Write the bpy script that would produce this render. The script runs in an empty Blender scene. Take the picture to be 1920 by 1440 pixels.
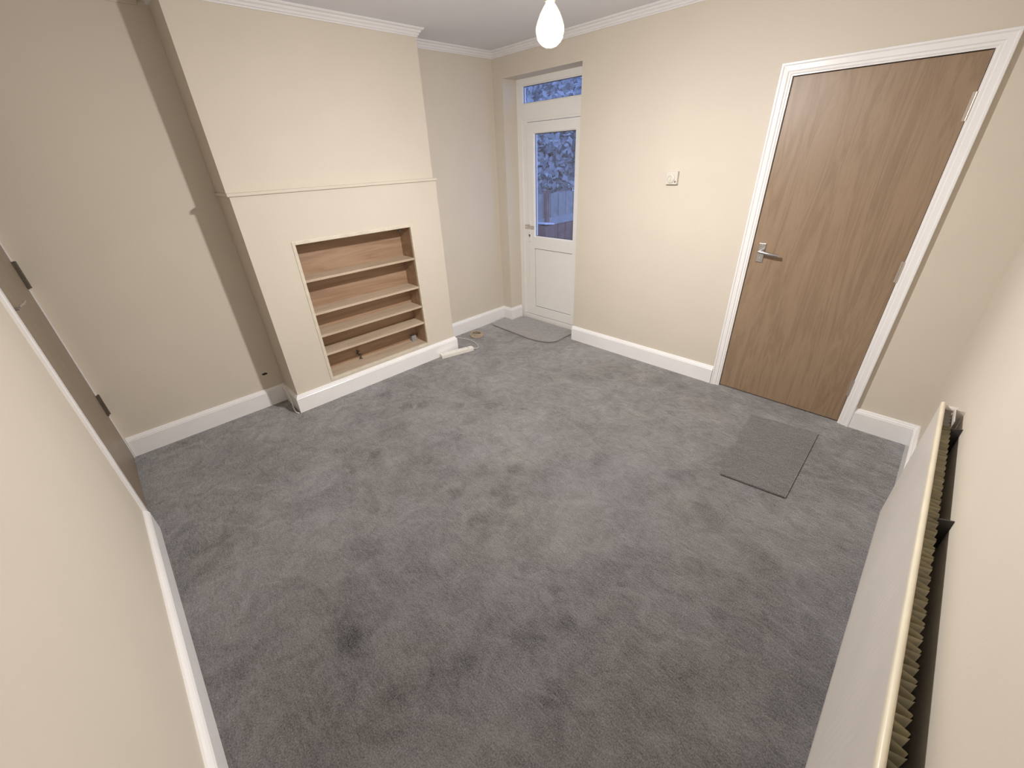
import bpy, bmesh, math, random
from mathutils import Vector, Matrix, noise
random.seed(7)
SC = bpy.context.scene
COL = SC.collection
PI = math.pi

# ------------------------------------------------------------------ camera
cam_d = bpy.data.cameras.new('camera')
cam = bpy.data.objects.new('camera', cam_d)
COL.objects.link(cam)
cam_d.sensor_fit = 'HORIZONTAL'
cam_d.sensor_width = 36.0
cam_d.lens = 760.4 * 36.0 / 1920.0
cam_d.clip_start = 0.01
cam_d.clip_end = 100
_ya, _pi, _ro = math.radians(46.4567), math.radians(-29.2022), math.radians(-2.5873)
_fw = Vector((-math.sin(_ya) * math.cos(_pi), math.cos(_ya) * math.cos(_pi), math.sin(_pi)))
_r = _fw.cross(Vector((0, 0, 1))).normalized()
_u = _r.cross(_fw)
_r2 = _r * math.cos(_ro) + _u * math.sin(_ro)
_u2 = _u * math.cos(_ro) - _r * math.sin(_ro)
cam.matrix_world = Matrix((( _r2.x, _u2.x, -_fw.x, 3.351), (_r2.y, _u2.y, -_fw.y, -3.1106), (_r2.z, _u2.z, -_fw.z, 1.6465), (0, 0, 0, 1)))
SC.camera = cam

# ------------------------------------------------------------------ world: blue dusk sky
world = bpy.data.worlds.new('World')
SC.world = world
world.use_nodes = True
_bg = world.node_tree.nodes['Background']
_bg.inputs[0].default_value = (0.36, 0.50, 1.0, 1)
_bg.inputs[1].default_value = 1.75
SC.view_settings.view_transform = 'Standard'
SC.view_settings.look = 'None'
SC.view_settings.gamma = 1.0
SC.view_settings.use_curve_mapping = False
SC.view_settings.exposure = 0.0
BULB = 2250.0                                    # radiance of the lit bulb's dome
BULB_POS = Vector((2.015, -1.552, 2.072))

# ------------------------------------------------------------------ room dimensions (metres)
W, L, H = 3.621, 3.4436, 2.464
CH_L, CH_R = -2.447, -0.962           # chimney breast, along the left wall
D1, D2 = 0.260, 0.297                 # upper and lower face of the breast
MZ = 1.512                            # mantel ledge
OP0, OP1, OPZ, DR = 0.13, 1.008, 2.259, 0.175   # opening of the glazed door
DX0, DX1, DZ = 2.469, 3.247, 1.98     # plywood door
SK = 0.022; SKH = 0.141

# ------------------------------------------------------------------ mesh helpers
class MB:
    def __init__(s):
        s.bm = bmesh.new()
    def face(s, pts):
        return s.bm.faces.new([s.bm.verts.new(p) for p in pts])
    def box(s, x0, x1, y0, y1, z0, z1, bev=0):
        m = bmesh.new()
        v = [m.verts.new(p) for p in ((x0,y0,z0),(x1,y0,z0),(x1,y1,z0),(x0,y1,z0),(x0,y0,z1),(x1,y0,z1),(x1,y1,z1),(x0,y1,z1))]
        for f in ((3,2,1,0),(4,5,6,7),(0,1,5,4),(1,2,6,5),(2,3,7,6),(3,0,4,7)):
            m.faces.new([v[i] for i in f])
        if bev:
            bmesh.ops.bevel(m, geom=m.edges[:], offset=bev, segments=2, affect='EDGES', profile=0.6)
        s.merge(m); return s
    def merge(s, m, mat=None):
        if mat is not None: m.transform(mat)
        me = bpy.data.meshes.new('t'); m.to_mesh(me); m.free(); s.bm.from_mesh(me); bpy.data.meshes.remove(me)
    def cyl(s, p0, p1, r0, r1=None, n=20, caps=True):
        p0, p1 = Vector(p0), Vector(p1); r1 = r0 if r1 is None else r1
        d = (p1 - p0).normalized(); a = d.orthogonal().normalized(); b = d.cross(a)
        A = [s.bm.verts.new(p0 + (a*math.cos(2*PI*i/n) + b*math.sin(2*PI*i/n))*r0) for i in range(n)]
        B = [s.bm.verts.new(p1 + (a*math.cos(2*PI*i/n) + b*math.sin(2*PI*i/n))*r1) for i in range(n)]
        for i in range(n):
            s.bm.faces.new((A[i], A[(i+1)%n], B[(i+1)%n], B[i]))
        if caps: s.bm.faces.new(A[::-1]); s.bm.faces.new(B)
        return s
    def tube(s, pts, r, n=8, closed=False):
        pts = [Vector(p) for p in pts]; N = len(pts); rings = []
        up = Vector((0, 0, 1)); prev = None
        for i, p in enumerate(pts):
            if closed: t = (pts[(i+1)%N] - pts[i-1]).normalized()
            else: t = (pts[min(i+1, N-1)] - pts[max(i-1, 0)]).normalized()
            a = (prev - t*prev.dot(t)) if prev is not None else t.orthogonal()
            a.normalize(); prev = a; b = t.cross(a)
            rings.append([s.bm.verts.new(p + (a*math.cos(2*PI*k/n) + b*math.sin(2*PI*k/n))*r) for k in range(n)])
        M = N if closed else N-1
        for i in range(M):
            A, B = rings[i], rings[(i+1)%N]
            for k in range(n): s.bm.faces.new((A[k], A[(k+1)%n], B[(k+1)%n], B[k]))
        if not closed:
            s.bm.faces.new(rings[0][::-1]); s.bm.faces.new(rings[-1])
        return s
    def lathe(s, c, prof, n=32, axis='z'):
        rings = []
        for r, z in prof:
            if r < 1e-6: rings.append([s.bm.verts.new(_ax(c, 0, 0, z, axis))])
            else: rings.append([s.bm.verts.new(_ax(c, r*math.cos(2*PI*i/n), r*math.sin(2*PI*i/n), z, axis)) for i in range(n)])
        for A, B in zip(rings, rings[1:]):
            for i in range(n):
                j = (i+1) % n
                q = [A[i % len(A)], A[j % len(A)], B[j % len(B)], B[i % len(B)]]
                q = [v for k, v in enumerate(q) if v not in q[:k]]
                if len(q) > 2: s.bm.faces.new(q)
        return s
    def prism(s, outline, z0, z1):
        A = [s.bm.verts.new((x, y, z0)) for x, y in outline]; B = [s.bm.verts.new((x, y, z1)) for x, y in outline]
        n = len(outline)
        for i in range(n): s.bm.faces.new((A[i], A[(i+1)%n], B[(i+1)%n], B[i]))
        s.bm.faces.new(A[::-1]); s.bm.faces.new(B)
        return s
    def sweep(s, path, prof, fn, side=1, closed=False):
        """Mitred sweep: path of 2D points, prof of (offset to the side, height); fn maps (a, b, h) to 3D."""
        n = len(path); rings = []
        P = [Vector(p) for p in path]
        for i in range(n):
            dirs = []
            if closed or i > 0: dirs.append((P[i] - P[i-1]).normalized())
            if closed or i < n-1: dirs.append((P[(i+1) % n] - P[i]).normalized())
            nn = [Vector((-d.y, d.x))*side for d in dirs]
            if len(nn) == 2:
                m = (nn[0] + nn[1]).normalized(); m = m / max(0.2, m.dot(nn[0]))
            else: m = nn[0]
            rings.append([s.bm.verts.new(fn(P[i].x + m.x*o, P[i].y + m.y*o, h)) for o, h in prof])
        for i in range(n if closed else n-1):
            A, B = rings[i], rings[(i+1) % n]
            for k in range(len(prof)):
                k2 = (k+1) % len(prof)
                s.bm.faces.new((A[k], A[k2], B[k2], B[k]))
        if not closed:
            s.bm.faces.new(rings[0][::-1]); s.bm.faces.new(rings[-1])
        return s

def _ax(c, a, b, z, axis):
    if axis == 'z': return (c[0]+a, c[1]+b, c[2]+z)
    if axis == '-y': return (c[0]+a, c[1]-z, c[2]+b)
    return (c[0]+z, c[1]+a, c[2]+b)

def wloc(o):
    v = Vector((0, 0, 0))
    while o is not None: v += o.location; o = o.parent
    return v

def obj(name, mb, mat, parent=None, smooth=False, origin=None, kind=None, label=None, cat=None, group=None, parts=None):
    bm = mb.bm
    bmesh.ops.recalc_face_normals(bm, faces=bm.faces[:])
    off = wloc(parent) + (Vector(origin) if origin is not None else Vector((0, 0, 0)))
    if off.length: bmesh.ops.translate(bm, verts=bm.verts[:], vec=-off)
    me = bpy.data.meshes.new(name); bm.to_mesh(me); bm.free()
    for p in me.polygons: p.use_smooth = smooth
    if smooth:
        try: me.set_sharp_from_angle(angle=math.radians(40))
        except Exception: pass
    o = bpy.data.objects.new(name, me)
    if origin is not None: o.location = origin
    if mat: me.materials.append(mat)
    o.parent = parent
    COL.objects.link(o)
    if kind: o['kind'] = kind
    if label: o['label'] = label
    if cat: o['category'] = cat
    if group: o['group'] = group
    return o

def empty(name, loc, label=None, cat=None, group=None, kind=None):
    o = bpy.data.objects.new(name, None); o.location = loc; o.empty_display_size = 0.1
    COL.objects.link(o)
    if label: o['label'] = label
    if cat: o['category'] = cat
    if group: o['group'] = group
    if kind: o['kind'] = kind
    return o

# ------------------------------------------------------------------ materials
class NT:
    def __init__(s, name):
        s.m = bpy.data.materials.new(name); s.m.use_nodes = True
        s.n = s.m.node_tree.nodes; s.l = s.m.node_tree.links
        s.b = s.n['Principled BSDF']; s.out = s.n['Material Output']
    def add(s, t, **k):
        x = s.n.new(t)
        for a, v in k.items(): setattr(x, a, v)
        return x
    def link(s, a, b): s.l.new(a, b)
    def coord(s, scale=(1, 1, 1), rot=(0, 0, 0), out='Object'):
        tc = s.add('ShaderNodeTexCoord'); mp = s.add('ShaderNodeMapping')
        mp.inputs['Scale'].default_value = scale; mp.inputs['Rotation'].default_value = rot
        s.link(tc.outputs[out], mp.inputs[0]); return mp.outputs[0]
    def noise(s, vec, scale, detail=3, rough=0.5, dist=0):
        x = s.add('ShaderNodeTexNoise'); s.link(vec, x.inputs['Vector'])
        x.inputs['Scale'].default_value = scale; x.inputs['Detail'].default_value = detail
        x.inputs['Roughness'].default_value = rough; x.inputs['Distortion'].default_value = dist
        return x.outputs['Fac']
    def ramp(s, fac, stops):
        x = s.add('ShaderNodeValToRGB'); s.link(fac, x.inputs[0])
        e = x.color_ramp.elements
        while len(e) < len(stops): e.new(0.5)
        for i, (p, c) in enumerate(stops):
            e[i].position = p; e[i].color = (c[0], c[1], c[2], 1) if len(c) == 3 else c
        return x.outputs[0]
    def math(s, op, a, b=None, c=None, clamp=False):
        x = s.add('ShaderNodeMath', operation=op, use_clamp=clamp)
        for i, v in enumerate((a, b, c)):
            if v is None: continue
            if isinstance(v, (int, float)): x.inputs[i].default_value = v
            else: s.link(v, x.inputs[i])
        return x.outputs[0]
    def mix(s, fac, a, b, mode='MIX'):
        x = s.add('ShaderNodeMix', data_type='RGBA', blend_type=mode)
        for i, v in ((0, fac), (6, a), (7, b)):
            if isinstance(v, (int, float)): x.inputs[i].default_value = v
            elif isinstance(v, tuple): x.inputs[i].default_value = (v[0], v[1], v[2], 1)
            else: s.link(v, x.inputs[i])
        return x.outputs[2]
    def bump(s, h, strength, dist=0.002, normal=None):
        x = s.add('ShaderNodeBump'); x.inputs['Strength'].default_value = strength; x.inputs['Distance'].default_value = dist
        s.link(h, x.inputs['Height'])
        if normal is not None: s.link(normal, x.inputs['Normal'])
        s.link(x.outputs[0], s.b.inputs['Normal']); return x.outputs[0]

def simple(name, col, rough=0.5, metal=0.0, spec=0.5, var=0.0, vscale=8, bump=0.0, bscale=60, bdist=0.002, coat=0.0):
    t = NT(name)
    t.b.inputs['Roughness'].default_value = rough
    t.b.inputs['Metallic'].default_value = metal
    t.b.inputs['Specular IOR Level'].default_value = spec
    if coat:
        t.b.inputs['Coat Weight'].default_value = coat; t.b.inputs['Coat Roughness'].default_value = 0.08
    v = t.coord()
    n = t.noise(v, vscale, 4)
    a = tuple(max(0, c*(1-var)) for c in col); b = tuple(min(1, c*(1+var)) for c in col)
    t.link(t.ramp(n, [(0.3, a), (0.7, b)]), t.b.inputs['Base Color'])
    if bump: t.bump(t.noise(v, bscale, 3), bump, bdist)
    return t.m

M_WALL = simple('cream_emulsion', (0.700, 0.633, 0.536), 0.62, var=0.015, vscale=3, bump=0.25, bscale=90, bdist=0.0012, spec=0.3)
M_CEIL = simple('ceiling_emulsion', (0.79, 0.79, 0.83), 0.8, var=0.02, vscale=2, bump=0.2, bscale=70, bdist=0.001, spec=0.2)
M_CORN = simple('cornice_paint', (0.84, 0.82, 0.82), 0.6, var=0.02, vscale=4, spec=0.3)
M_GLOSS = simple('white_gloss_paint', (0.92, 0.905, 0.90), 0.22, var=0.02, vscale=6, bump=0.35, bscale=22, bdist=0.002)
M_UPVC = simple('white_upvc', (0.92, 0.90, 0.86), 0.3, var=0.01)
M_GASKET_GAP = simple('dark_gasket_gap_shade', (0.09, 0.08, 0.075), 0.6)
M_CHROME = simple('satin_chrome', (0.62, 0.61, 0.62), 0.22, metal=1.0)
M_STEEL = simple('hinge_steel', (0.62, 0.56, 0.50), 0.35, metal=0.7)
M_DARKST = simple('dark_steel', (0.07, 0.065, 0.06), 0.5, metal=0.4)
M_PLAST = simple('white_plastic', (0.84, 0.80, 0.74), 0.4, var=0.01)
M_THERM = simple('aged_white_plastic', (0.70, 0.66, 0.58), 0.45, var=0.02)
M_CABLE = simple('grey_white_cable', (0.66, 0.63, 0.60), 0.5)
M_TAN = simple('tan_cord', (0.46, 0.36, 0.27), 0.8, var=0.25, vscale=60)
M_RAD = simple('radiator_paint', (0.68, 0.63, 0.58), 0.32, var=0.03, vscale=5, bump=0.2, bscale=30, bdist=0.001)
M_RADLIP = simple('cream_lit_radiator_paint', (0.74, 0.67, 0.52), 0.35, var=0.05, vscale=12)  # cream paint, the lit look of the top edge is in the colour
M_FINS = simple('aged_fin_paint', (0.66, 0.61, 0.46), 0.55, var=0.18, vscale=14)
M_DARK = simple('dark_void', (0.03, 0.025, 0.02), 0.9)

def carpet(name, base, spots=None, contrast=1.0):
    t = NT(name)
    t.b.inputs['Roughness'].default_value = 0.95
    t.b.inputs['Specular IOR Level'].default_value = 0.15
    t.b.inputs['Sheen Weight'].default_value = 1.0
    t.b.inputs['Sheen Roughness'].default_value = 0.5
    v = t.coord(); st = t.coord(scale=(1.0, 3.6, 1.0), rot=(0, 0, math.radians(28)))
    big = t.noise(v, 2.2, 4, 0.6, 0.6)
    med = t.noise(v, 8.0, 5, 0.65, 1.2)
    strk = t.noise(st, 26, 4, 0.6, 0.8)
    fine = t.noise(v, 190, 3, 0.75)
    f1 = t.math('MULTIPLY_ADD', t.math('SUBTRACT', big, 0.5), 0.95*contrast, 1.0)
    f2 = t.math('MULTIPLY_ADD', t.math('SUBTRACT', med, 0.5), 0.95*contrast, f1)
    f3 = t.math('MULTIPLY_ADD', t.math('SUBTRACT', strk, 0.5), 0.80*contrast, f2)
    f4 = t.math('MULTIPLY_ADD', t.math('SUBTRACT', fine, 0.5), 2.5, f3)
    if spots:
        dn = t.add('ShaderNodeTexNoise'); t.link(v, dn.inputs['Vector']); dn.inputs['Scale'].default_value = 16; dn.inputs['Detail'].default_value = 3
        off = t.add('ShaderNodeVectorMath', operation='SUBTRACT'); t.link(dn.outputs['Color'], off.inputs[0]); off.inputs[1].default_value = (0.5, 0.5, 0.5)
        sc = t.add('ShaderNodeVectorMath', operation='SCALE'); t.link(off.outputs[0], sc.inputs[0]); sc.inputs['Scale'].default_value = 0.10
        ad = t.add('ShaderNodeVectorMath', operation='ADD'); t.link(sc.outputs[0], ad.inputs[0]); t.link(v, ad.inputs[1])
        acc = None
        for (x, y, r) in spots:
            d = t.add('ShaderNodeVectorMath', operation='DISTANCE'); t.link(ad.outputs[0], d.inputs[0]); d.inputs[1].default_value = (x, y, 0)
            mr = t.add('ShaderNodeMapRange', interpolation_type='SMOOTHSTEP'); t.link(d.outputs['Value'], mr.inputs['Value'])
            mr.inputs['From Min'].default_value = r*0.45; mr.inputs['From Max'].default_value = r*1.25
            mr.inputs['To Min'].default_value = 0.20; mr.inputs['To Max'].default_value = 0.0
            acc = mr.outputs[0] if acc is None else t.math('MAXIMUM', acc, mr.outputs[0])
        f4 = t.math('SUBTRACT', f4, acc)
    hue = t.ramp(t.noise(v, 1.7, 3, 0.6), [(0.35, (base[0]*0.99, base[1]*0.99, base[2]*1.02)), (0.65, (base[0]*1.02, base[1]*1.01, base[2]*0.94))])
    vm = t.add('ShaderNodeVectorMath', operation='SCALE'); t.link(hue, vm.inputs[0]); t.link(f4, vm.inputs['Scale'])
    t.link(vm.outputs[0], t.b.inputs['Base Color'])
    sv = t.add('ShaderNodeVectorMath', operation='SCALE'); sv.inputs[0].default_value = (1, 0.985, 0.985); t.link(f4, sv.inputs['Scale']); t.link(sv.outputs[0], t.b.inputs['Sheen Tint'])
    hb = t.math('MULTIPLY_ADD', strk, 0.7, t.math('MULTIPLY', fine, 0.8))
    hb2 = t.math('MULTIPLY_ADD', med, 1.4, hb)
    t.bump(hb2, 0.7, 0.005)
    return t.m

SPOTS = [(0.85,-1.86,0.054),(0.93,-1.78,0.054),(1.15,-1.62,0.063),(1.34,-1.42,0.073),(1.47,-1.85,0.047),(1.67,-1.69,0.055),(1.84,-1.74,0.061),(1.97,-1.81,0.05),(1.87,-2.18,0.055),(2.06,-2.0,0.06),(1.65,-2.58,0.034),(2.11,-2.22,0.055),(1.85,-2.72,0.085),(2.48,-2.25,0.036),(2.65,-2.25,0.036),(2.6,-2.7,0.055),(2.49,-2.97,0.05),(2.54,-2.93,0.029),(2.71,-2.48,0.07),(2.78,-2.33,0.05),(1.21,-2.32,0.04),(0.98,-2.49,0.035),(2.91,-2.55,0.05),(2.19,-2.97,0.065)]  # footprints, shading of the trodden nap put into the carpet colour
M_CARPET = carpet('grey_carpet_pile', (0.116, 0.110, 0.113), SPOTS)
M_MAT = carpet('darker_mat_pile', (0.070, 0.066, 0.067), None, 0.3)
M_MAT2 = carpet('smooth_mat_pile', (0.19, 0.178, 0.18), None, 0.15)
M_MATEDGE = simple('mat_backing', (0.10, 0.085, 0.075), 0.9)

def wood(name, c0, c1, c2, axis=2, gloss=0.4, scale=1.0, ring=1.0, bumpv=0.08):
    t = NT(name); t.b.inputs['Roughness'].default_value = gloss
    sc = [9*scale]*3; sc[axis] = 0.75*scale
    v = t.coord(scale=tuple(sc))
    sc2 = [60*scale]*3; sc2[axis] = 2.0*scale
    v2 = t.coord(scale=tuple(sc2))
    n1 = t.noise(v, 1.0, 5, 0.62, 1.6*ring)
    n2 = t.noise(v2, 1.0, 3, 0.6)
    n3 = t.noise(t.coord(), 2.0, 3)
    wv = t.math('PINGPONG', t.math('MULTIPLY', n1, 7.0*ring), 1.0)
    f = t.math('MULTIPLY_ADD', wv, 0.30, t.math('MULTIPLY_ADD', n2, 0.35, t.math('MULTIPLY', n3, 0.35)))
    t.link(t.ramp(f, [(0.25, c0), (0.5, c1), (0.78, c2)]), t.b.inputs['Base Color'])
    t.bump(n2, bumpv, 0.001)
    return t.m
M_DOOR = wood('plywood_veneer_door', (0.255, 0.170, 0.106), (0.310, 0.213, 0.136), (0.352, 0.250, 0.166), axis=2, gloss=0.42, ring=1.3)
M_HINGE = simple('brown_hinge', (0.10, 0.08, 0.06), 0.5)
M_DOOR_D = wood('brown_veneer_door', (0.240, 0.185, 0.130), (0.270, 0.210, 0.150), (0.300, 0.235, 0.170), axis=2, gloss=0.42)
M_SHELF = wood('pale_shelf_board', (0.48, 0.37, 0.26), (0.58, 0.46, 0.335), (0.65, 0.53, 0.40), axis=1, gloss=0.5)
M_PLYBACK = wood('plywood_back', (0.30, 0.185, 0.115), (0.39, 0.255, 0.165), (0.46, 0.32, 0.215), axis=1, gloss=0.55, scale=0.7)
M_NTRIM = simple('cream_wood_edge', (0.72, 0.65, 0.53), 0.45, var=0.08, vscale=20)

def glass_mat():
    t = NT('window_glass')
    t.n.remove(t.b)
    tr = t.add('ShaderNodeBsdfTransparent'); tr.inputs[0].default_value = (0.86, 0.90, 0.97, 1)
    gl = t.add('ShaderNodeBsdfGlossy'); gl.inputs['Roughness'].default_value = 0.0; gl.inputs['Color'].default_value = (1, 1, 1, 1)
    lw = t.add('ShaderNodeLayerWeight'); lw.inputs[0].default_value = 0.5
    fr = t.math('MULTIPLY_ADD', t.math('POWER', lw.outputs['Facing'], 5.0), 0.9, 0.075)
    mx = t.add('ShaderNodeMixShader')
    t.link(fr, mx.inputs[0]); t.link(tr.outputs[0], mx.inputs[1]); t.link(gl.outputs[0], mx.inputs[2])
    t.link(mx.outputs[0], t.out.inputs[0])
    return t.m
M_GLASS = glass_mat()

def bulb_mat():
    t = NT('lit_bulb_dome'); t.n.remove(t.b)
    e = t.add('ShaderNodeEmission'); e.inputs[0].default_value = (1.0, 0.975, 0.955, 1); e.inputs[1].default_value = BULB
    t.link(e.outputs[0], t.out.inputs[0]); return t.m
M_BULB = bulb_mat()
def collar_mat():
    t = NT('bulb_collar_glare'); t.b.inputs['Base Color'].default_value = (0.9, 0.88, 0.8, 1)
    t.b.inputs['Emission Color'].default_value = (1.0, 0.98, 0.70, 1); t.b.inputs['Emission Strength'].default_value = 1.3  # weak glow added to the neck, imitates glare from the dome
    return t.m
M_COLLAR = collar_mat()

# ------------------------------------------------------------------ room shell
T = 0.12
mb = MB(); mb.box(-T, W+T, -L-T, 0.34, -0.12, 0.0)
obj('floor', mb, M_CARPET, kind='structure', label='mid grey cut-pile carpet with darker footprints and patches')
mb = MB(); mb.box(-T, W+T, -L-T, 0.34, H, H+0.1)
obj('ceiling', mb, M_CEIL, kind='structure', label='plain off-white ceiling')
# left wall with a small knocked hole low in the left alcove
wl = obj('wall_left', MB().box(-T, 0, -L-T, 0.34, 0, H), M_WALL, kind='structure', label='cream wall of the fireplace side')
mb = MB(); mb.lathe((0.0005, -2.553, 0.262), [(0.0, 0.003), (0.010, 0.0022), (0.016, 0.0012), (0.020, 0.0)], 14, 'x')
for v in mb.bm.verts: v.co.z = 0.262 + (v.co.z-0.262)*0.45 + 0.002*math.sin(v.co.y*300)
obj('scuff_mark', mb, M_DARK, parent=wl, label='small dark knock in the plaster')
# back wall: pieces round the two openings
mb = MB(); BT = 0.30
mb.box(0, OP0, 0, BT, 0, H).box(OP0, OP1, 0, BT, OPZ, H).box(OP1, DX0-0.012, 0, BT, 0, H)
mb.box(DX0-0.012, DX1+0.012, 0, BT, DZ+0.012, H).box(DX1+0.012, W, 0, BT, 0, H).box(DX0-0.012, DX1+0.012, 0.14, BT, 0, DZ+0.012)
wb = obj('wall_back', mb, M_WALL, kind='structure', label='cream wall with the two doors')
obj('wall_right', MB().box(W, W+T, -L-T, 0.34, 0, H), M_WALL, kind='structure', label='cream wall behind the radiator')
FD0, FD1 = 0.030, 0.853        # door in the front wall
mb = MB()
mb.box(0, FD0-0.008, -L-T, -L, 0, H).box(FD0-0.008, FD1+0.008, -L-T, -L, DZ+0.01, H).box(FD1+0.008, W, -L-T, -L, 0, H).box(FD0-0.008, FD1+0.008, -L-T, -L-0.09, 0, DZ+0.01)
obj('wall_front', mb, M_WALL, kind='structure', label='cream wall nearest the left edge of the frame')

# chimney breast: plain upper part, boxed-out lower surround with a niche, thin mantel ledge
NY0, NY1, NZ0, NZ1 = -2.160, -1.262, 0.176, 1.187      # clear niche opening
NF = 0.022                                              # frame width
mb = MB(); mb.box(0, D1, CH_L-0.002, CH_R+0.004, MZ, H)
ch = obj('wall_chimney', mb, M_WALL, kind='structure', label='cream chimney breast standing out from the left wall')
mb = MB()
a0, a1, b0, b1 = NY0-NF, NY1+NF, NZ0-NF, NZ1+NF
mb.box(0, D2, CH_L, a0, 0, MZ-0.006).box(0, D2, a1, CH_R, 0, MZ-0.006).box(0, D2, a0, a1, 0, b0).box(0, D2, a0, a1, b1, MZ-0.006)
obj('surround_panel', mb, M_WALL, parent=ch, label='boxed-in fireplace surround painted cream')
mb = MB(); mb.box(0.0, D2+0.013, CH_L-0.012, CH_R+0.012, MZ-0.006, MZ+0.012, bev=0.003)
obj('mantel_ledge', mb, M_WALL, parent=ch, label='thin painted mantel ledge')

# ------------------------------------------------------------------ skirting boards and cornice
SKP = [(0, 0), (SK, 0), (SK, SKH-0.026), (SK-0.003, SKH-0.022), (SK-0.003, SKH-0.017), (SK-0.009, SKH-0.011), (SK-0.012, SKH-0.003), (SK-0.016, SKH), (0, SKH)]
SKP2 = [(0, 0), (SK, 0), (SK, SKH-0.022), (SK-0.004, SKH-0.012), (SK-0.010, SKH-0.003), (SK-0.016, SKH), (0, SKH)]
def skirting(name, path, side, label, prof=None):
    mb = MB().sweep(path, prof or SKP, lambda a, b, h: (a, b, h), side)
    o = obj(name, mb, M_GLOSS, kind='structure', label=label)
    return o
skirting('baseboard_left', [(0, -L+0.001), (0, CH_L)], -1, 'white skirting board in the left alcove')
skirting('baseboard_chimney', [(0.024, CH_L), (D2, CH_L), (D2, CH_R), (0.024, CH_R)], -1, 'white skirting board round the chimney breast')
skirting('baseboard_alcove', [(0, CH_R), (0, 0), (OP0, 0), (OP0, DR-0.02)], -1, 'white skirting board in the right alcove')
skirting('baseboard_back', [(OP1, 0), (DX0-0.066, 0)], -1, 'white skirting board between the two doors')
skirting('baseboard_corner', [(DX1+0.062, 0), (W, 0), (W, -L+0.002)], -1, 'white skirting board beside the plywood door and behind the radiator')
skirting('baseboard_front', [(W-0.03, -L), (0.918, -L)], -1, 'white skirting board along the near left wall', SKP2)

COP = [(0, 0.050), (0.007, 0.050), (0.009, 0.043), (0.015, 0.040), (0.017, 0.030), (0.026, 0.024), (0.029, 0.014), (0.040, 0.011), (0.045, 0.006), (0.045, 0), (0, 0)]
mb = MB().sweep([(0, CH_L-0.002), (D1, CH_L-0.002), (D1, CH_R+0.004), (0, CH_R+0.004), (0, 0), (W, 0), (W, -L), (0, -L)], COP, lambda a, b, h: (a, b, H-h), -1)
obj('trim_1', mb, M_CORN, kind='structure', label='white stepped plaster cornice under the ceiling')
mb = MB().sweep([(0, -L+0.05), (0, CH_L-0.05)], COP, lambda a, b, h: (a, b, H-h), -1)
obj('trim_2', mb, M_WALL, kind='structure', label='cornice painted cream in the left alcove')

# ------------------------------------------------------------------ built-in shelves in the niche
NB = 0.118                                             # back of the niche (x)
bc = empty('bookcase', (NB, (NY0+NY1)/2, NZ0), 'pale wooden bookcase with four shelves built into the chimney breast', 'bookcase')
mb = MB()
fr = NF
for (y0, y1, z0, z1) in ((a0, NY0, b0, b1), (NY1, a1, b0, b1), (NY0, NY1, NZ1, b1), (NY0, NY1, b0, NZ0)):
    mb.box(D2-0.02, D2+0.004, y0, y1, z0, z1, bev=0.002)
obj('frame', mb, M_NTRIM, parent=bc, label='narrow cream frame round the opening')
obj('back_panel', MB().box(NB-0.012, NB, NY0-0.01, NY1+0.01, NZ0-0.01, NZ1+0.01), M_PLYBACK, parent=bc, label='reddish plywood back')
for y0, y1 in ((NY0-0.012, NY0-0.0005), (NY1+0.0005, NY1+0.012)):
    obj('side_panel', MB().box(NB, D2-0.02, y0, y1, NZ0-0.01, NZ1+0.01), M_PLYBACK, parent=bc)
obj('top_panel', MB().box(NB, D2-0.02, NY0, NY1, NZ1, NZ1+0.012), M_PLYBACK, parent=bc)
obj('bottom_panel', MB().box(NB, D2-0.018, NY0, NY1, NZ0-0.014, NZ0), M_SHELF, parent=bc)
for z in (0.945, 0.703, 0.530, 0.379):
    obj('shelf', MB().box(NB+0.001, D2-0.006, NY0+0.0005, NY1-0.0005, z-0.017, z, bev=0.002), M_SHELF, parent=bc)
M_BRK = simple('grey_bracket', (0.36, 0.36, 0.36), 0.5, var=0.1)
for z in (1.170, 0.925, 0.683, 0.510, 0.359):
    mb = MB().box(NB+0.001, NB+0.035, NY1-0.022, NY1-0.001, z-0.030, z-0.012, bev=0.002)
    obj('shelf_bracket', mb, M_BRK, parent=bc, label='small grey support block')
mb = MB().box(NB+0.002, NB+0.045, NY1-0.075, NY1-0.030, NZ0, NZ0+0.05, bev=0.006)
mb.cyl((NB+0.045, NY1-0.052, NZ0+0.028), (NB+0.052, NY1-0.052, NZ0+0.028), 0.012)
obj('junction_box', mb, M_BRK, parent=bc, label='grey box in the bottom corner')
pts = [(NB+0.004, -1.86, NZ0+0.075), (NB+0.015, -1.852, NZ0+0.066), (NB+0.022, -1.866, NZ0+0.052), (NB+0.014, -1.850, NZ0+0.038), (NB+0.020, -1.838, NZ0+0.026), (NB+0.035, -1.852, NZ0+0.010), (NB+0.030, -1.835, NZ0+0.006)]
mb = MB().tube(pts, 0.004, 6).tube([(p[0], p[1]+0.012*math.sin(i*2), p[2]+0.008) for i, p in enumerate(pts)], 0.003, 6)
obj('loose_wire', mb, M_DARKST, parent=bc, smooth=True, label='short dark cut wires')

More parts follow.
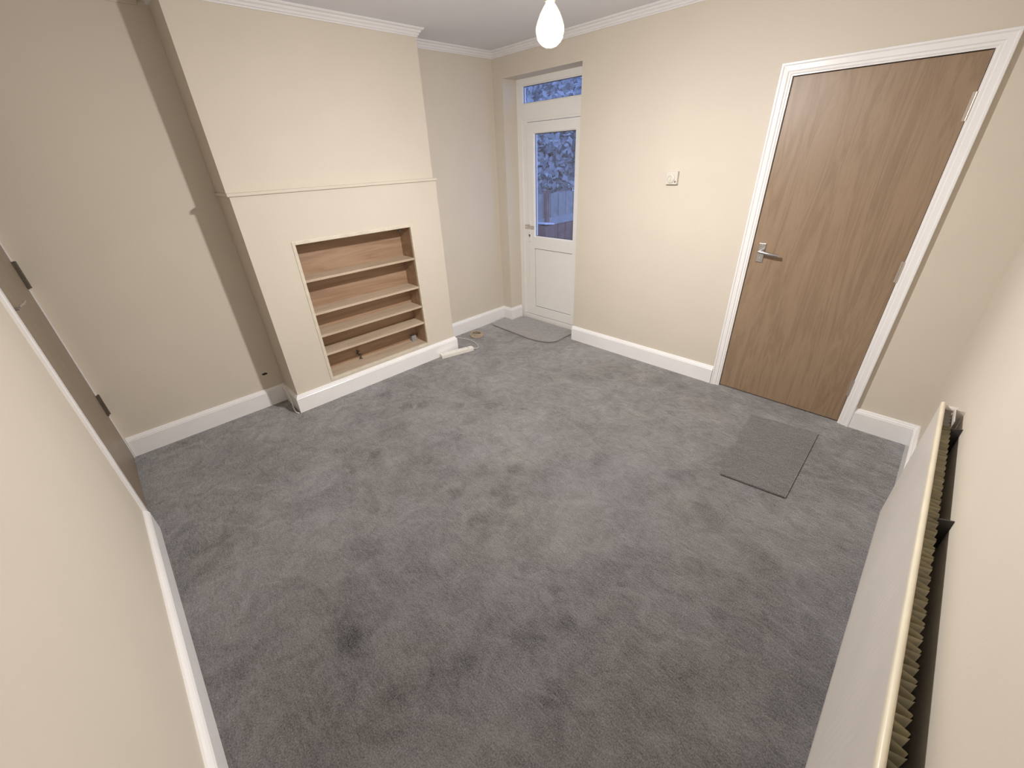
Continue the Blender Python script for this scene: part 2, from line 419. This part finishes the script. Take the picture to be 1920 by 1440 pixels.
# ------------------------------------------------------------------ door_1: plywood-veneered door
Y0 = 0.004
d1 = obj('door_1', MB().box(DX0+0.003, DX1-0.003, Y0, 0.044, 0.008, DZ-0.004, bev=0.0015), M_DOOR, kind='structure', label='flush door in warm brown wood veneer')
ARP = [(0.004, 0.0), (0.004, 0.010), (0.010, 0.015), (0.020, 0.014), (0.024, 0.019), (0.046, 0.021), (0.052, 0.026), (0.060, 0.026), (0.062, 0.022), (0.062, 0.0)]
mb = MB().sweep([(DX0, 0.0), (DX0, DZ), (DX1, DZ), (DX1, 0.0)], ARP, lambda a, b, h: (a, -h, b), 1)
obj('architrave', mb, M_GLOSS, parent=d1, label='glossy white moulded frame')
mb = MB()
mb.box(DX0-0.012, DX0, 0.0, 0.14, 0, DZ+0.012).box(DX1, DX1+0.012, 0.0, 0.14, 0, DZ+0.012).box(DX0, DX1, 0.0, 0.14, DZ, DZ+0.012)
mb.box(DX0-0.004, DX0+0.012, 0.046, 0.075, 0, DZ).box(DX1-0.012, DX1, 0.046, 0.075, 0, DZ)
mb.sweep([(DX0, 0.0), (DX0, DZ), (DX1, DZ), (DX1, 0.0)], [(-0.0005, -0.001), (-0.0005, 0.011), (0.006, 0.011), (0.006, -0.001)], lambda a, b, h: (a, -h, b), 1)
obj('door_lining', mb, M_GLOSS, parent=d1)
for z in (1.767, 1.003, 0.263):
    mb = MB(); x = DX1 + 0.002
    mb.box(x-0.017, x-0.003, Y0-0.0015, Y0+0.001, z-0.057, z+0.057)
    for k in range(5):
        a = z-0.057 + k*0.0228
        mb.cyl((x-0.002, Y0-0.009, a+0.0005), (x-0.002, Y0-0.009, a+0.0223), 0.0075, n=12)
    obj('hinge', mb, M_STEEL, parent=d1, smooth=True, label='painted butt hinge')
hx, hz = 2.530, 1.028
mb = MB().box(hx-0.021, hx+0.021, -0.003, Y0+0.001, hz-0.060, hz+0.060, bev=0.002)
h = obj('door_handle', mb, M_CHROME, parent=d1, label='chrome lever handle on a rectangular plate')
mb = MB().cyl((hx, Y0, hz+0.012), (hx, -0.040, hz+0.012), 0.010, 0.009)
mb.tube([(hx-0.006, -0.040, hz+0.012), (hx+0.02, -0.044, hz+0.010), (hx+0.06, -0.042, hz+0.004), (hx+0.090, -0.040, hz+0.000), (hx+0.112, -0.034, hz-0.004)], 0.0100, 12)
obj('lever', mb, M_CHROME, parent=h, smooth=True)
mb = MB().cyl((hx, -0.003, hz-0.032), (hx, -0.0045, hz-0.032), 0.006)
for dz in (-0.052, 0.050): mb.cyl((hx, -0.003, hz+dz), (hx, -0.0045, hz+dz), 0.0035, n=10)
obj('screw', mb, M_STEEL, parent=h)

# ------------------------------------------------------------------ door_2: seen edge-on in the near-left wall
M_DOOR2 = M_DOOR_D
d2 = obj('door_2', MB().box(FD0, FD1, -L-0.050, -L-0.006, 0.010, DZ, bev=0.001), M_DOOR2, kind='structure', label='brown flush door seen almost edge-on at the left')
mb = MB().sweep([(FD1+0.002, 0.0), (FD1+0.002, DZ+0.004), (0.004, DZ+0.004)], [(0.0, 0.0), (0.0, 0.009), (0.006, 0.012), (0.050, 0.013), (0.062, 0.009), (0.062, 0.0)], lambda a, b, h: (a, -L+h, b), -1)
obj('architrave', mb, M_GLOSS, parent=d2, label='white painted frame')
mb = MB().box(FD1, FD1+0.008, -L-0.09, -L, 0, DZ).box(FD0-0.008, FD0, -L-0.09, -L, 0, DZ)
obj('door_lining', mb, M_GLOSS, parent=d2)
for z in (1.76, 1.21, 0.41):
    mb = MB().box(FD0-0.006, FD0+0.024, -L-0.007, -L+0.002, z-0.07, z+0.07)
    mb.cyl((FD0-0.004, -L+0.003, z-0.07), (FD0-0.004, -L+0.003, z+0.07), 0.0075, n=12)
    obj('hinge', mb, M_HINGE, parent=d2, label='dark hinge')
mb = MB().box(0.765, 0.800, -L-0.006, -L-0.003, 1.13, 1.25, bev=0.001)
h2 = obj('door_handle', mb, M_DARKST, parent=d2)
mb = MB().cyl((0.782, -L-0.003, 1.185), (0.782, -L+0.016, 1.185), 0.006, n=12)
mb.tube([(0.785, -L+0.018, 1.190), (0.74, -L+0.021, 1.190), (0.70, -L+0.024, 1.186), (0.665, -L+0.029, 1.190)], 0.0045, 10)
obj('lever', mb, M_CHROME, parent=h2, smooth=True, label='bright metal lever')

# ------------------------------------------------------------------ door_3: glazed white back door with fanlight
FY = DR                                                # room-side face of the frame
d3 = empty('door_3', (OP0, DR, 0), kind='structure', label='half-glazed white door with a fanlight above it')
FX0, FX1 = OP0, OP1
mb = MB()
mb.box(FX0, 0.190, FY, FY+0.065, 0, OPZ).box(0.950, FX1, FY, FY+0.065, 0, OPZ)
mb.box(0.190, 0.950, FY, FY+0.065, 2.212, OPZ).box(0.190, 0.950, FY, FY+0.065, 1.945, 2.064)
mb.box(0.190, 0.250, FY+0.006, FY+0.065, 0.062, 1.945).box(0.925, 0.950, FY+0.006, FY+0.065, 0.062, 1.945).box(0.250, 0.925, FY+0.006, FY+0.065, 1.925, 1.945)
obj('door_frame', mb, M_UPVC, parent=d3, label='white plastic outer frame')
obj('threshold', MB().box(0.190, 0.950, FY-0.004, FY+0.065, 0, 0.056, bev=0.004), M_UPVC, parent=d3)
mb = MB()   # bevelled bead round the fanlight
mb.sweep([(0.190, 2.064), (0.190, 2.212), (0.950, 2.212), (0.950, 2.064)], [(0, 0), (0.0, 0.020), (-0.006, 0.024), (-0.010, 0.024), (-0.010, 0.0)], lambda a, b, h: (a, FY+0.03-h, b), 1, closed=True)
fl = obj('fanlight_bead', mb, M_UPVC, parent=d3)
obj('glass_pane', MB().box(0.192, 0.948, FY+0.030, FY+0.034, 2.066, 2.210), M_GLASS, parent=d3, label='fanlight glass')
mb = MB().sweep([(0.200, 2.074), (0.200, 2.202), (0.940, 2.202), (0.940, 2.074)], [(0, 0), (0, 0.004), (-0.004, 0.004), (-0.004, 0)], lambda a, b, h: (a, FY+0.029-h, b), 1, closed=True)
obj('gasket', mb, M_GASKET_GAP, parent=d3)
# leaf
LX0, LX1, LZ0, LZ1 = 0.254, 0.921, 0.062, 1.921
gx0, gx1 = 0.336, 0.836
LY = FY - 0.004
mb = MB()
mb.box(LX0, gx0, LY, LY+0.06, LZ0, LZ1, bev=0.002).box(gx1, LX1, LY, LY+0.06, LZ0, LZ1, bev=0.002)
mb.box(gx0-0.003, gx1+0.003, LY+0.0003, LY+0.0597, 1.836, LZ1, bev=0.002).box(gx0-0.003, gx1+0.003, LY+0.0003, LY+0.0597, 0.794, 0.911, bev=0.002).box(gx0-0.003, gx1+0.003, LY+0.0003, LY+0.0597, LZ0, 0.159, bev=0.002)
lf = obj('door_leaf', mb, M_UPVC, parent=d3, label='white plastic door leaf')
mb = MB().sweep([(gx0, 0.911), (gx0, 1.836), (gx1, 1.836), (gx1, 0.911)], [(0, 0.0), (0, 0.022), (-0.006, 0.018), (-0.008, 0)], lambda a, b, h: (a, LY+0.028-h, b), 1, closed=True)
mb.sweep([(gx0, 0.911), (gx0, 1.836), (gx1, 1.836), (gx1, 0.911)], [(0, 0.0), (0, 0.022), (-0.006, 0.018), (-0.008, 0)], lambda a, b, h: (a, LY+0.032+h, b), 1, closed=True)
obj('glazing_bead', mb, M_UPVC, parent=lf)
obj('glass_pane', MB().box(gx0+0.001, gx1-0.001, LY+0.028, LY+0.032, 0.912, 1.835), M_GLASS, parent=lf, label='large clear pane')
mb = MB().sweep([(gx0+0.008, 0.919), (gx0+0.008, 1.828), (gx1-0.008, 1.828), (gx1-0.008, 0.919)], [(0, 0), (0, 0.004), (-0.004, 0.004), (-0.004, 0)], lambda a, b, h: (a, LY+0.027-h, b), 1, closed=True)
obj('gasket', mb, M_GASKET_GAP, parent=lf)
obj('lower_panel', MB().box(gx0+0.006, gx1-0.006, LY+0.010, LY+0.03, 0.165, 0.788, bev=0.001), M_UPVC, parent=lf)
obj('panel_gap_shade', MB().box(gx0, gx1, LY+0.016, LY+0.032, 0.159, 0.794), M_GASKET_GAP, parent=lf, label='dark sheet painting the shadow gap round the panel')  # dark sheet behind the panel, shade of the gap put in as colour
hb = obj('door_handle', MB().box(0.268, 0.292, LY-0.008, LY, 0.86, 1.075, bev=0.003), M_UPVC, parent=lf, label='white handle plate')
mb = MB().cyl((0.280, LY-0.006, 1.025), (0.280, LY-0.048, 1.025), 0.008, n=12)
mb.tube([(0.262, LY-0.050, 1.026), (0.285, LY-0.052, 1.025), (0.33, LY-0.050, 1.020), (0.375, LY-0.046, 1.016)], 0.0075, 10)
obj('lever', mb, M_STEEL, parent=hb, smooth=True)
mb = MB().cyl((0.280, LY-0.008, 0.925), (0.280, LY-0.016, 0.925), 0.0075, n=12)
mb.box(0.276, 0.284, LY-0.012, LY-0.008, 0.905, 0.92)
obj('lock_cylinder', mb, M_DARKST, parent=hb)

# ------------------------------------------------------------------ pendant lamp
bx, by, bz = BULB_POS
pl = empty('pendant_light', (bx, by, H), 'bare lit light bulb hanging from the ceiling', 'lamp')
R = 0.055
prof = [(0.0, -R)] + [(R*math.sin(a), -R*math.cos(a)) for a in [i*PI/20 for i in range(1, 8)]]
mb = MB().lathe((bx, by, bz), prof, 32)
obj('bulb', mb, M_BULB, parent=pl, smooth=True, label='glowing white dome')
prof = [(R*math.sin(i*PI/20), -R*math.cos(i*PI/20)) for i in range(7, 12)] + [ (0.048, 0.026), (0.038, 0.048), (0.026, 0.066), (0.0165, 0.078), (0.0165, 0.084)]
obj('bulb_neck', MB().lathe((bx, by, bz), prof, 32), M_COLLAR, parent=pl, smooth=True, label='bulb neck with a pale yellow glow added for the glare')
prof = [(0.0165, 0.082), (0.021, 0.083), (0.022, 0.118), (0.017, 0.128), (0.010, 0.146), (0.004, 0.150), (0.0, 0.150)]
obj('lamp_holder', MB().lathe((bx, by, bz), prof, 28), M_PLAST, parent=pl, smooth=True)
obj('cord', MB().cyl((bx, by, bz+0.148), (bx, by, H-0.02), 0.0032, n=10), M_PLAST, parent=pl, smooth=True)
obj('ceiling_rose', MB().lathe((bx, by, H), [(0.0, -0.028), (0.012, -0.028), (0.022, -0.020), (0.042, -0.012), (0.046, 0.0)], 32), M_PLAST, parent=pl, smooth=True)

# ------------------------------------------------------------------ thermostat
tx, tz = 1.849, 1.472
th = empty('thermostat', (tx, 0, tz), 'small white room thermostat on the cream wall left of the wooden door', 'thermostat')
obj('casing', MB().box(tx-0.043, tx+0.043, -0.026, 0, tz-0.042, tz+0.042, bev=0.004), M_THERM, parent=th)
mb = MB().lathe((tx-0.004, -0.026, tz-0.004), [(0.029, 0.0), (0.028, 0.006), (0.020, 0.009), (0.017, 0.005), (0.0, 0.005)], 28, '-y')
dl = obj('dial', mb, M_THERM, parent=th, smooth=True)
obj('grip', MB().box(tx-0.008, tx, -0.038, -0.030, tz-0.018, tz+0.012, bev=0.002), M_THERM, parent=dl)
obj('indicator', MB().box(tx+0.027, tx+0.034, -0.028, -0.0255, tz-0.030, tz-0.018), M_GASKET_GAP, parent=th)

# ------------------------------------------------------------------ radiator on the right wall
RX = 3.551; RB, RT = 0.153, 0.757; RY0, RY1 = -2.86, -1.015
rd = empty('radiator', (3.59, (RY0+RY1)/2, RB), 'long white panel radiator with yellowed fins on the right wall', 'radiator')
mb = MB(); bm = mb.bm
n = int((RY1-RY0)/0.0075); zs = [RB, RB+0.012, RB+0.03, RB+0.045, 0.5, RT-0.05, RT-0.035, RT-0.014]
cols = []
for i in range(n+1):
    y = RY0 + (RY1-RY0)*i/n
    c = []
    for k, z in enumerate(zs):
        w = 1.0 if 2 < k < 5+1 else 0.0
        w = {0: 0, 1: 0, 2: 0, 3: 1, 4: 1, 5: 1, 6: 0, 7: 0}[k]
        e = min(1, (y-RY0)/0.03, (RY1-y)/0.03)
        d = 0.0012*w*e*(0.5-0.5*math.cos(2*PI*(y-RY0)/0.0333))
        x = RX + d + (0.004 if k == 0 else 0)
        # scalloped lower seam
        if k == 0: z = z + 0.0022*(0.5-0.5*math.cos(2*PI*(y-RY0)/0.0333))
        c.append(bm.verts.new((x, y, z)))
    cols.append(c)
for i in range(n):
    for k in range(len(zs)-1): bm.faces.new((cols[i][k], cols[i+1][k], cols[i+1][k+1], cols[i][k+1]))
mb.box(RX+0.003, RX+0.012, RY0, RY1, RB+0.002, RT-0.006)
mb.box(RX+0.0, RX+0.006, RY1-0.001, RY1+0.002, RB+0.004, RT-0.014)
obj('front_panel', mb, M_RAD, parent=rd, smooth=True, label='smooth off-white front panel')
mb = MB(); pr = []
for k in range(9):
    a = PI*k/8; pr.append((RX+0.0065-0.0068*math.cos(a), RT-0.006+0.0068*math.sin(a)))
pr += [(RX+0.0133, RT-0.016), (RX-0.0003, RT-0.016)]
bm = mb.bm
A = [bm.verts.new((x, RY0, z)) for x, z in pr]; B = [bm.verts.new((x, RY1+0.002, z)) for x, z in pr]
for k in range(len(pr)): bm.faces.new((A[k], A[(k+1) % len(pr)], B[(k+1) % len(pr)], B[k]))
bm.faces.new(A); bm.faces.new(B)
obj('top_seam', mb, M_RADLIP, parent=rd, smooth=True, label='rounded cream top seam, its lit tone in the colour')
# folded convector sheet
def fins(y0, y1, x0, x1, z0, z1, per):
    mb = MB(); bm = mb.bm; pts = []
    y = y0
    while y < y1:
        pts += [(x0, y), (x0, y+per*0.30), (x1-0.003, y+per*0.46), (x1, y+per*0.52), (x1, y+per*0.74), (x1-0.003, y+per*0.80), (x0, y+per*0.98)]
        y += per
    lo = [bm.verts.new((px, py, z0)) for px, py in pts]; hi = [bm.verts.new((px, py, z1)) for px, py in pts]
    for i in range(len(pts)-1): bm.faces.new((lo[i], lo[i+1], hi[i+1], hi[i]))
    bmesh.ops.solidify(bm, geom=bm.faces[:], thickness=0.0012)
    return mb
obj('convector_fins', fins(RY0+0.04, -1.16, RX+0.0145, 3.594, 0.19, 0.727, 0.0385), M_FINS, parent=rd, label='folded convector fins, dull yellow')
obj('end_fins', fins(-1.155, -1.045, RX+0.0145, 3.589, 0.19, 0.732, 0.027), M_RAD, parent=rd, label='white end section of the fins')
mb = MB().cyl((RX+0.010, -1.012, 0.735), (3.592, -1.012, 0.735), 0.011, n=18).cyl((3.592, -1.012, 0.735), (3.600, -1.012, 0.735), 0.015, n=6)
obj('end_plug', mb, M_RAD, parent=rd, smooth=True)
obj('bleed_boss', MB().cyl((RX+0.008, RY0+0.015, 0.735), (3.596, RY0+0.015, 0.735), 0.011, n=18), M_RAD, parent=rd, smooth=True)
obj('mounting_strap', MB().box(3.5915, 3.5945, -1.145, -1.028, 0.60, 0.750).box(3.5915, 3.6195, -1.030, -1.027, 0.62, 0.745), M_RAD, parent=rd, label='white mounting strap')
for y in (-1.165, -1.735, -2.60):
    mb = MB(); bm = mb.bm
    o = [(3.592, 0.728), (3.6205, 0.738), (3.6205, 0.45), (3.612, 0.45), (3.592, 0.56)]
    A = [bm.verts.new((x, y, z)) for x, z in o]; B = [bm.verts.new((x, y-0.004, z)) for x, z in o]
    for k in range(5): bm.faces.new((A[k], A[(k+1) % 5], B[(k+1) % 5], B[k]))
    bm.faces.new(A); bm.faces.new(B)
    obj('wall_bracket', mb, M_DARKST, parent=rd, label='dark steel wall bracket')

# ------------------------------------------------------------------ mats
def rounded(pts, rad, seg=8):
    out = []
    n = len(pts)
    for i in range(n):
        p = Vector(pts[i]); a = Vector(pts[i-1]); b = Vector(pts[(i+1) % n]); r = rad[i]
        if r <= 0: out.append((p.x, p.y)); continue
        da = (a-p).normalized(); db = (b-p).normalized()
        s0 = p + da*r; s1 = p + db*r
        for k in range(seg+1):
            t = k/seg; q = s0*(1-t)**2 + p*2*t*(1-t) + s1*t*t
            out.append((q.x, q.y))
    return out
def mat_obj(name, outline, th, mat, loc, label, zfun=None):
    root = empty(name, loc, label, 'mat')
    mb = MB(); bm = mb.bm
    # pile slab: inset top ring for a soft edge
    c = Vector((sum(p[0] for p in outline)/len(outline), sum(p[1] for p in outline)/len(outline)))
    def ring(s, z): return [bm.verts.new((c.x+(p[0]-c.x)*s, c.y+(p[1]-c.y)*s, z)) for p in outline]
    r0, r1, r2 = ring(1.0, 0.004), ring(1.0, th-0.002), ring(0.985, th)
    n = len(outline)
    for A, B in ((r0, r1), (r1, r2)):
        for i in range(n): bm.faces.new((A[i], A[(i+1) % n], B[(i+1) % n], B[i]))
    bm.faces.new(r0[::-1]); bm.faces.new(r2)
    obj('pile', mb, mat, parent=root)
    mb = MB(); o2 = [(c.x+(p[0]-c.x)*0.997, c.y+(p[1]-c.y)*0.997) for p in outline]
    mb.prism(o2, 0.0, 0.0045)
    obj('backing', mb, M_MATEDGE, parent=root, label='dark rubber backing')
    return root
ol = rounded([(0.048, -0.27), (0.74, -0.305), (0.945, -0.235), (0.935, -0.026), (0.935, 0.150), (0.157, 0.150), (0.157, -0.026), (0.026, -0.026)], [0.08, 0.10, 0.10, 0.0, 0.02, 0.02, 0.0, 0.0])
mat_obj('door_mat', ol, 0.014, M_MAT2, (0.5, -0.1, 0), 'light grey door mat with a rounded front in front of the glazed back door')
ol = rounded([(2.885, -1.048), (3.205, -1.006), (3.190, -0.235), (2.800, -0.285)], [0.004, 0.004, 0.02, 0.02])
mat_obj('floor_mat', ol, 0.011, M_MAT, (3.0, -0.6, 0), 'dark grey rectangular mat lying before the wooden door')

# ------------------------------------------------------------------ extension socket, its cable, the coil, the loose cable
es = empty('extension_socket', (0.39, -1.03, 0.0), 'white extension socket bar on the carpet against the chimney skirting', 'extension socket')
a = Vector((0.350, -1.172, 0)); b = Vector((0.432, -0.848, 0)); d = (b-a).normalized(); nn = Vector((-d.y, d.x, 0)); Ln = (b-a).length
Mx = Matrix(((d.x, nn.x, 0, a.x), (d.y, nn.y, 0, a.y), (0, 0, 1, 0), (0, 0, 0, 1)))
def local(mb): mb.bm.transform(Mx); return mb
mb = MB().box(0, Ln-0.055, -0.028, 0.028, 0, 0.038, bev=0.005).box(Ln-0.050, Ln, -0.028, 0.028, 0, 0.038, bev=0.007).box(Ln-0.058, Ln-0.046, -0.025, 0.025, 0, 0.030)
body = obj('casing', local(mb), M_PLAST, parent=es)
for k in range(4):
    cx = 0.035 + k*0.066
    mb = MB()
    mb.box(cx+0.008, cx+0.0105, -0.004, 0.004, 0.0375, 0.0384).box(cx-0.012, cx-0.005, -0.013, -0.010, 0.0375, 0.0384).box(cx-0.012, cx-0.005, 0.010, 0.013, 0.0375, 0.0384)
    obj('socket_hole', local(mb), M_DARK, parent=body)
def bez(P, n=40):
    out = []
    P = [Vector(p) for p in P]
    P = [P[0]*2-P[1]] + P + [P[-1]*2-P[-2]]
    for i in range(1, len(P)-2):
        p0, p1, p2, p3 = P[i-1:i+3]
        for k in range(n//(len(P)-3)+1):
            t = k/(n//(len(P)-3)+1)
            out.append(0.5*((2*p1)+(p2-p0)*t+(2*p0-5*p1+4*p2-p3)*t*t+(3*p1-p0-3*p2+p3)*t*t*t))
    out.append(P[-2]); return out
mb = MB().tube(bez([(0.437, -0.846, 0.018), (0.455, -0.815, 0.010), (0.42, -0.765, 0.006), (0.35, -0.735, 0.006), (0.24, -0.72, 0.006), (0.12, -0.745, 0.006), (0.06, -0.79, 0.006), (0.035, -0.85, 0.02)], 60), 0.0042, 8)
obj('cable', mb, M_CABLE, parent=es, smooth=True, label='pale grey flex')
mb = MB(); pts = []
cc = Vector((0.185, -0.585, 0))
for k in range(3):
    rr = 0.062 - 0.006*k; z = 0.008 + 0.010*k
    mb.tube([(cc.x+rr*1.15*math.cos(t)+0.004*math.sin(3*t+k), cc.y+rr*math.sin(t)+0.004*math.cos(2*t+k), z+0.003*math.sin(2*t+k)) for t in [2*PI*i/40 for i in range(40)]], 0.0075, 8, closed=True)
obj('cord_coil', mb, M_TAN, smooth=True, origin=(cc.x, cc.y, 0), label='small coil of tan cord on the carpet in the right alcove', cat='cord')
mb = MB().tube(bez([(0.10, CH_L-0.028, 0.150), (0.17, CH_L-0.030, 0.105), (0.20, CH_L-0.034, 0.05), (0.235, CH_L-0.042, 0.012), (0.29, CH_L-0.045, 0.005), (0.315, CH_L-0.036, 0.005)], 40), 0.0042, 8)
obj('white_cable', mb, M_PLAST, smooth=True, origin=(0.2, CH_L-0.03, 0), label='short white cable hanging down beside the left end of the chimney skirting', cat='cable')

# ------------------------------------------------------------------ garden behind the glass
M_GROUND = simple('garden_ground', (0.30, 0.31, 0.29), 0.9, var=0.3, vscale=3, bump=0.5, bscale=12, bdist=0.02)
GZ = -0.25
mb = MB(); bm = mb.bm; N = 14; g = [[bm.verts.new((-9+14*i/N, 0.36+11*j/N, GZ+0.04*noise.noise(Vector((i*.7, j*.7, 0))))) for j in range(N+1)] for i in range(N+1)]
for i in range(N):
    for j in range(N): bm.faces.new((g[i][j], g[i+1][j], g[i+1][j+1], g[i][j+1]))
obj('garden_ground', mb, M_GROUND, kind='structure', label='dim garden ground outside')
M_FT = simple('pale_fence_board', (0.36, 0.36, 0.335), 0.8, var=0.2, vscale=6)
M_FB = simple('red_brown_fence_board', (0.27, 0.175, 0.15), 0.8, var=0.25, vscale=6)
M_FR = simple('concrete_rail', (0.40, 0.41, 0.41), 0.8, var=0.1)
fe = empty('garden_fence', (-2.6, 4.5, GZ), 'dim board fence with posts seen through the glass of the back door', 'fence')
y = 2.0; k = 0
while y < 7.4:
    w = 0.118
    obj('upper_board', MB().box(-2.62+0.008*(k % 2), -2.60+0.008*(k % 2), y, y+w, 0.51, 0.965+0.012*math.sin(k*2.1)), M_FT, parent=fe)
    obj('lower_board', MB().box(-2.62+0.008*(k % 2), -2.60+0.008*(k % 2), y, y+w, GZ+0.02, 0.37), M_FB, parent=fe)
    y += 0.125; k += 1
obj('rail', MB().box(-2.64, -2.57, 2.0, 7.5, 0.365, 0.515), M_FR, parent=fe, label='pale horizontal rail')
for y in (3.66, 5.5, 7.3):
    obj('post', MB().box(-2.60, -2.52, y, y+0.09, GZ, 1.04), M_FB if y < 4 else M_FR, parent=fe)
M_LID = simple('white_lid', (0.85, 0.88, 0.92), 0.25)
tb = empty('garden_box', (-2.39, 3.48, GZ), 'pale box with a bright white lid standing by the fence outside', 'box')
obj('box_body', MB().box(-2.50, -2.28, 3.36, 3.60, GZ, 0.42, bev=0.01), M_FB, parent=tb)
mb = MB().box(-2.51, -2.27, 3.34, 3.62, 0.42, 0.45, bev=0.01)
for v in mb.bm.verts: v.co.z += (3.62-v.co.y)*0.12
obj('lid', mb, M_LID, parent=tb, label='bright white lid')

def leaf_mat(name, col):
    t = NT(name); t.b.inputs['Roughness'].default_value = 0.7
    oi = t.noise(t.coord(), 5, 2)
    t.link(t.ramp(oi, [(0.35, tuple(c*0.8 for c in col)), (0.65, tuple(min(1, c*1.2) for c in col))]), t.b.inputs['Base Color'])
    return t.m
M_LEAFD = leaf_mat('dusk_leaf', (0.40, 0.42, 0.42)); M_LEAFP = leaf_mat('pale_leaf', (0.80, 0.82, 0.82)); M_BARK = simple('grey_bark', (0.17, 0.15, 0.14), 0.9, var=0.2)
def tree(name, x, y, h, rad, nleaf, mat, label, cat, blossom=0, leaf=0.06):
    rt = empty(name, (x, y, GZ), label, cat)
    mb = MB(); tips = []
    mb.tube([(x, y, GZ-0.02), (x+0.05, y, GZ+h*0.3), (x-0.04, y+0.05, GZ+h*0.62)], 0.04*h/2.5+0.01, 7)
    top = Vector((x-0.04, y+0.05, GZ+h*0.62))
    for k in range(11):
        a = 2*PI*k/11+random.random(); el = random.uniform(0.1, 1.2); Lb = random.uniform(0.5, 1.0)*rad
        st = Vector((x, y, GZ+h*random.uniform(0.25, 0.6)))
        e = st + Vector((math.cos(a)*math.cos(el), math.sin(a)*math.cos(el), math.sin(el)))*Lb*0.85
        mid = (st+e)/2 + Vector((random.uniform(-.06, .06), random.uniform(-.06, .06), 0.05))
        mb.tube([st, mid, e], 0.012, 5); tips += [mid, e]
    obj('trunk', mb, M_BARK, parent=rt)
    def leaves(n, sz, spread):
        m = MB(); bm = m.bm
        for _ in range(n):
            c = random.choice(tips + [top]); p = c + Vector([max(-1.2*spread, min(1.2*spread, random.gauss(0, spread))) for _k in range(3)])
            p.z = max(p.z, GZ+0.12)
            u = Vector((random.gauss(0, 1), random.gauss(0, 1), random.gauss(0, 1))).normalized(); w = u.orthogonal().normalized()
            s = sz*random.uniform(0.6, 1.3)
            q = [p-u*s, p+w*s*0.5, p+u*s, p-w*s*0.5]
            bm.faces.new([bm.verts.new(v) for v in q])
        return m
    f = obj('foliage', leaves(nleaf, leaf, rad*0.30), mat, parent=rt); f['kind'] = 'stuff'
    if blossom:
        f = obj('blossom', leaves(blossom, leaf*0.6, rad*0.33), M_LEAFP, parent=rt, label='pale flower heads'); f['kind'] = 'stuff'
tree('tree', -4.95, 6.6, 4.3, 1.35, 5200, M_LEAFD, 'nearest tree beyond the garden fence, behind the shrub', 'tree', 60, 0.10)
tree('tree', -7.7, 10.3, 5.2, 1.8, 6000, M_LEAFD, 'middle-distance tree behind the nearest tree and the fence', 'tree', 60, 0.13)
tree('tree', -12.6, 16.0, 7.4, 2.8, 7000, M_LEAFD, 'tallest and farthest tree behind the two nearer trees', 'tree', 0, 0.19)
tree('shrub', -3.45, 4.25, 1.9, 0.42, 900, M_LEAFD, 'leafy shrub with pale flower heads just over the fence', 'shrub', 150, 0.05)
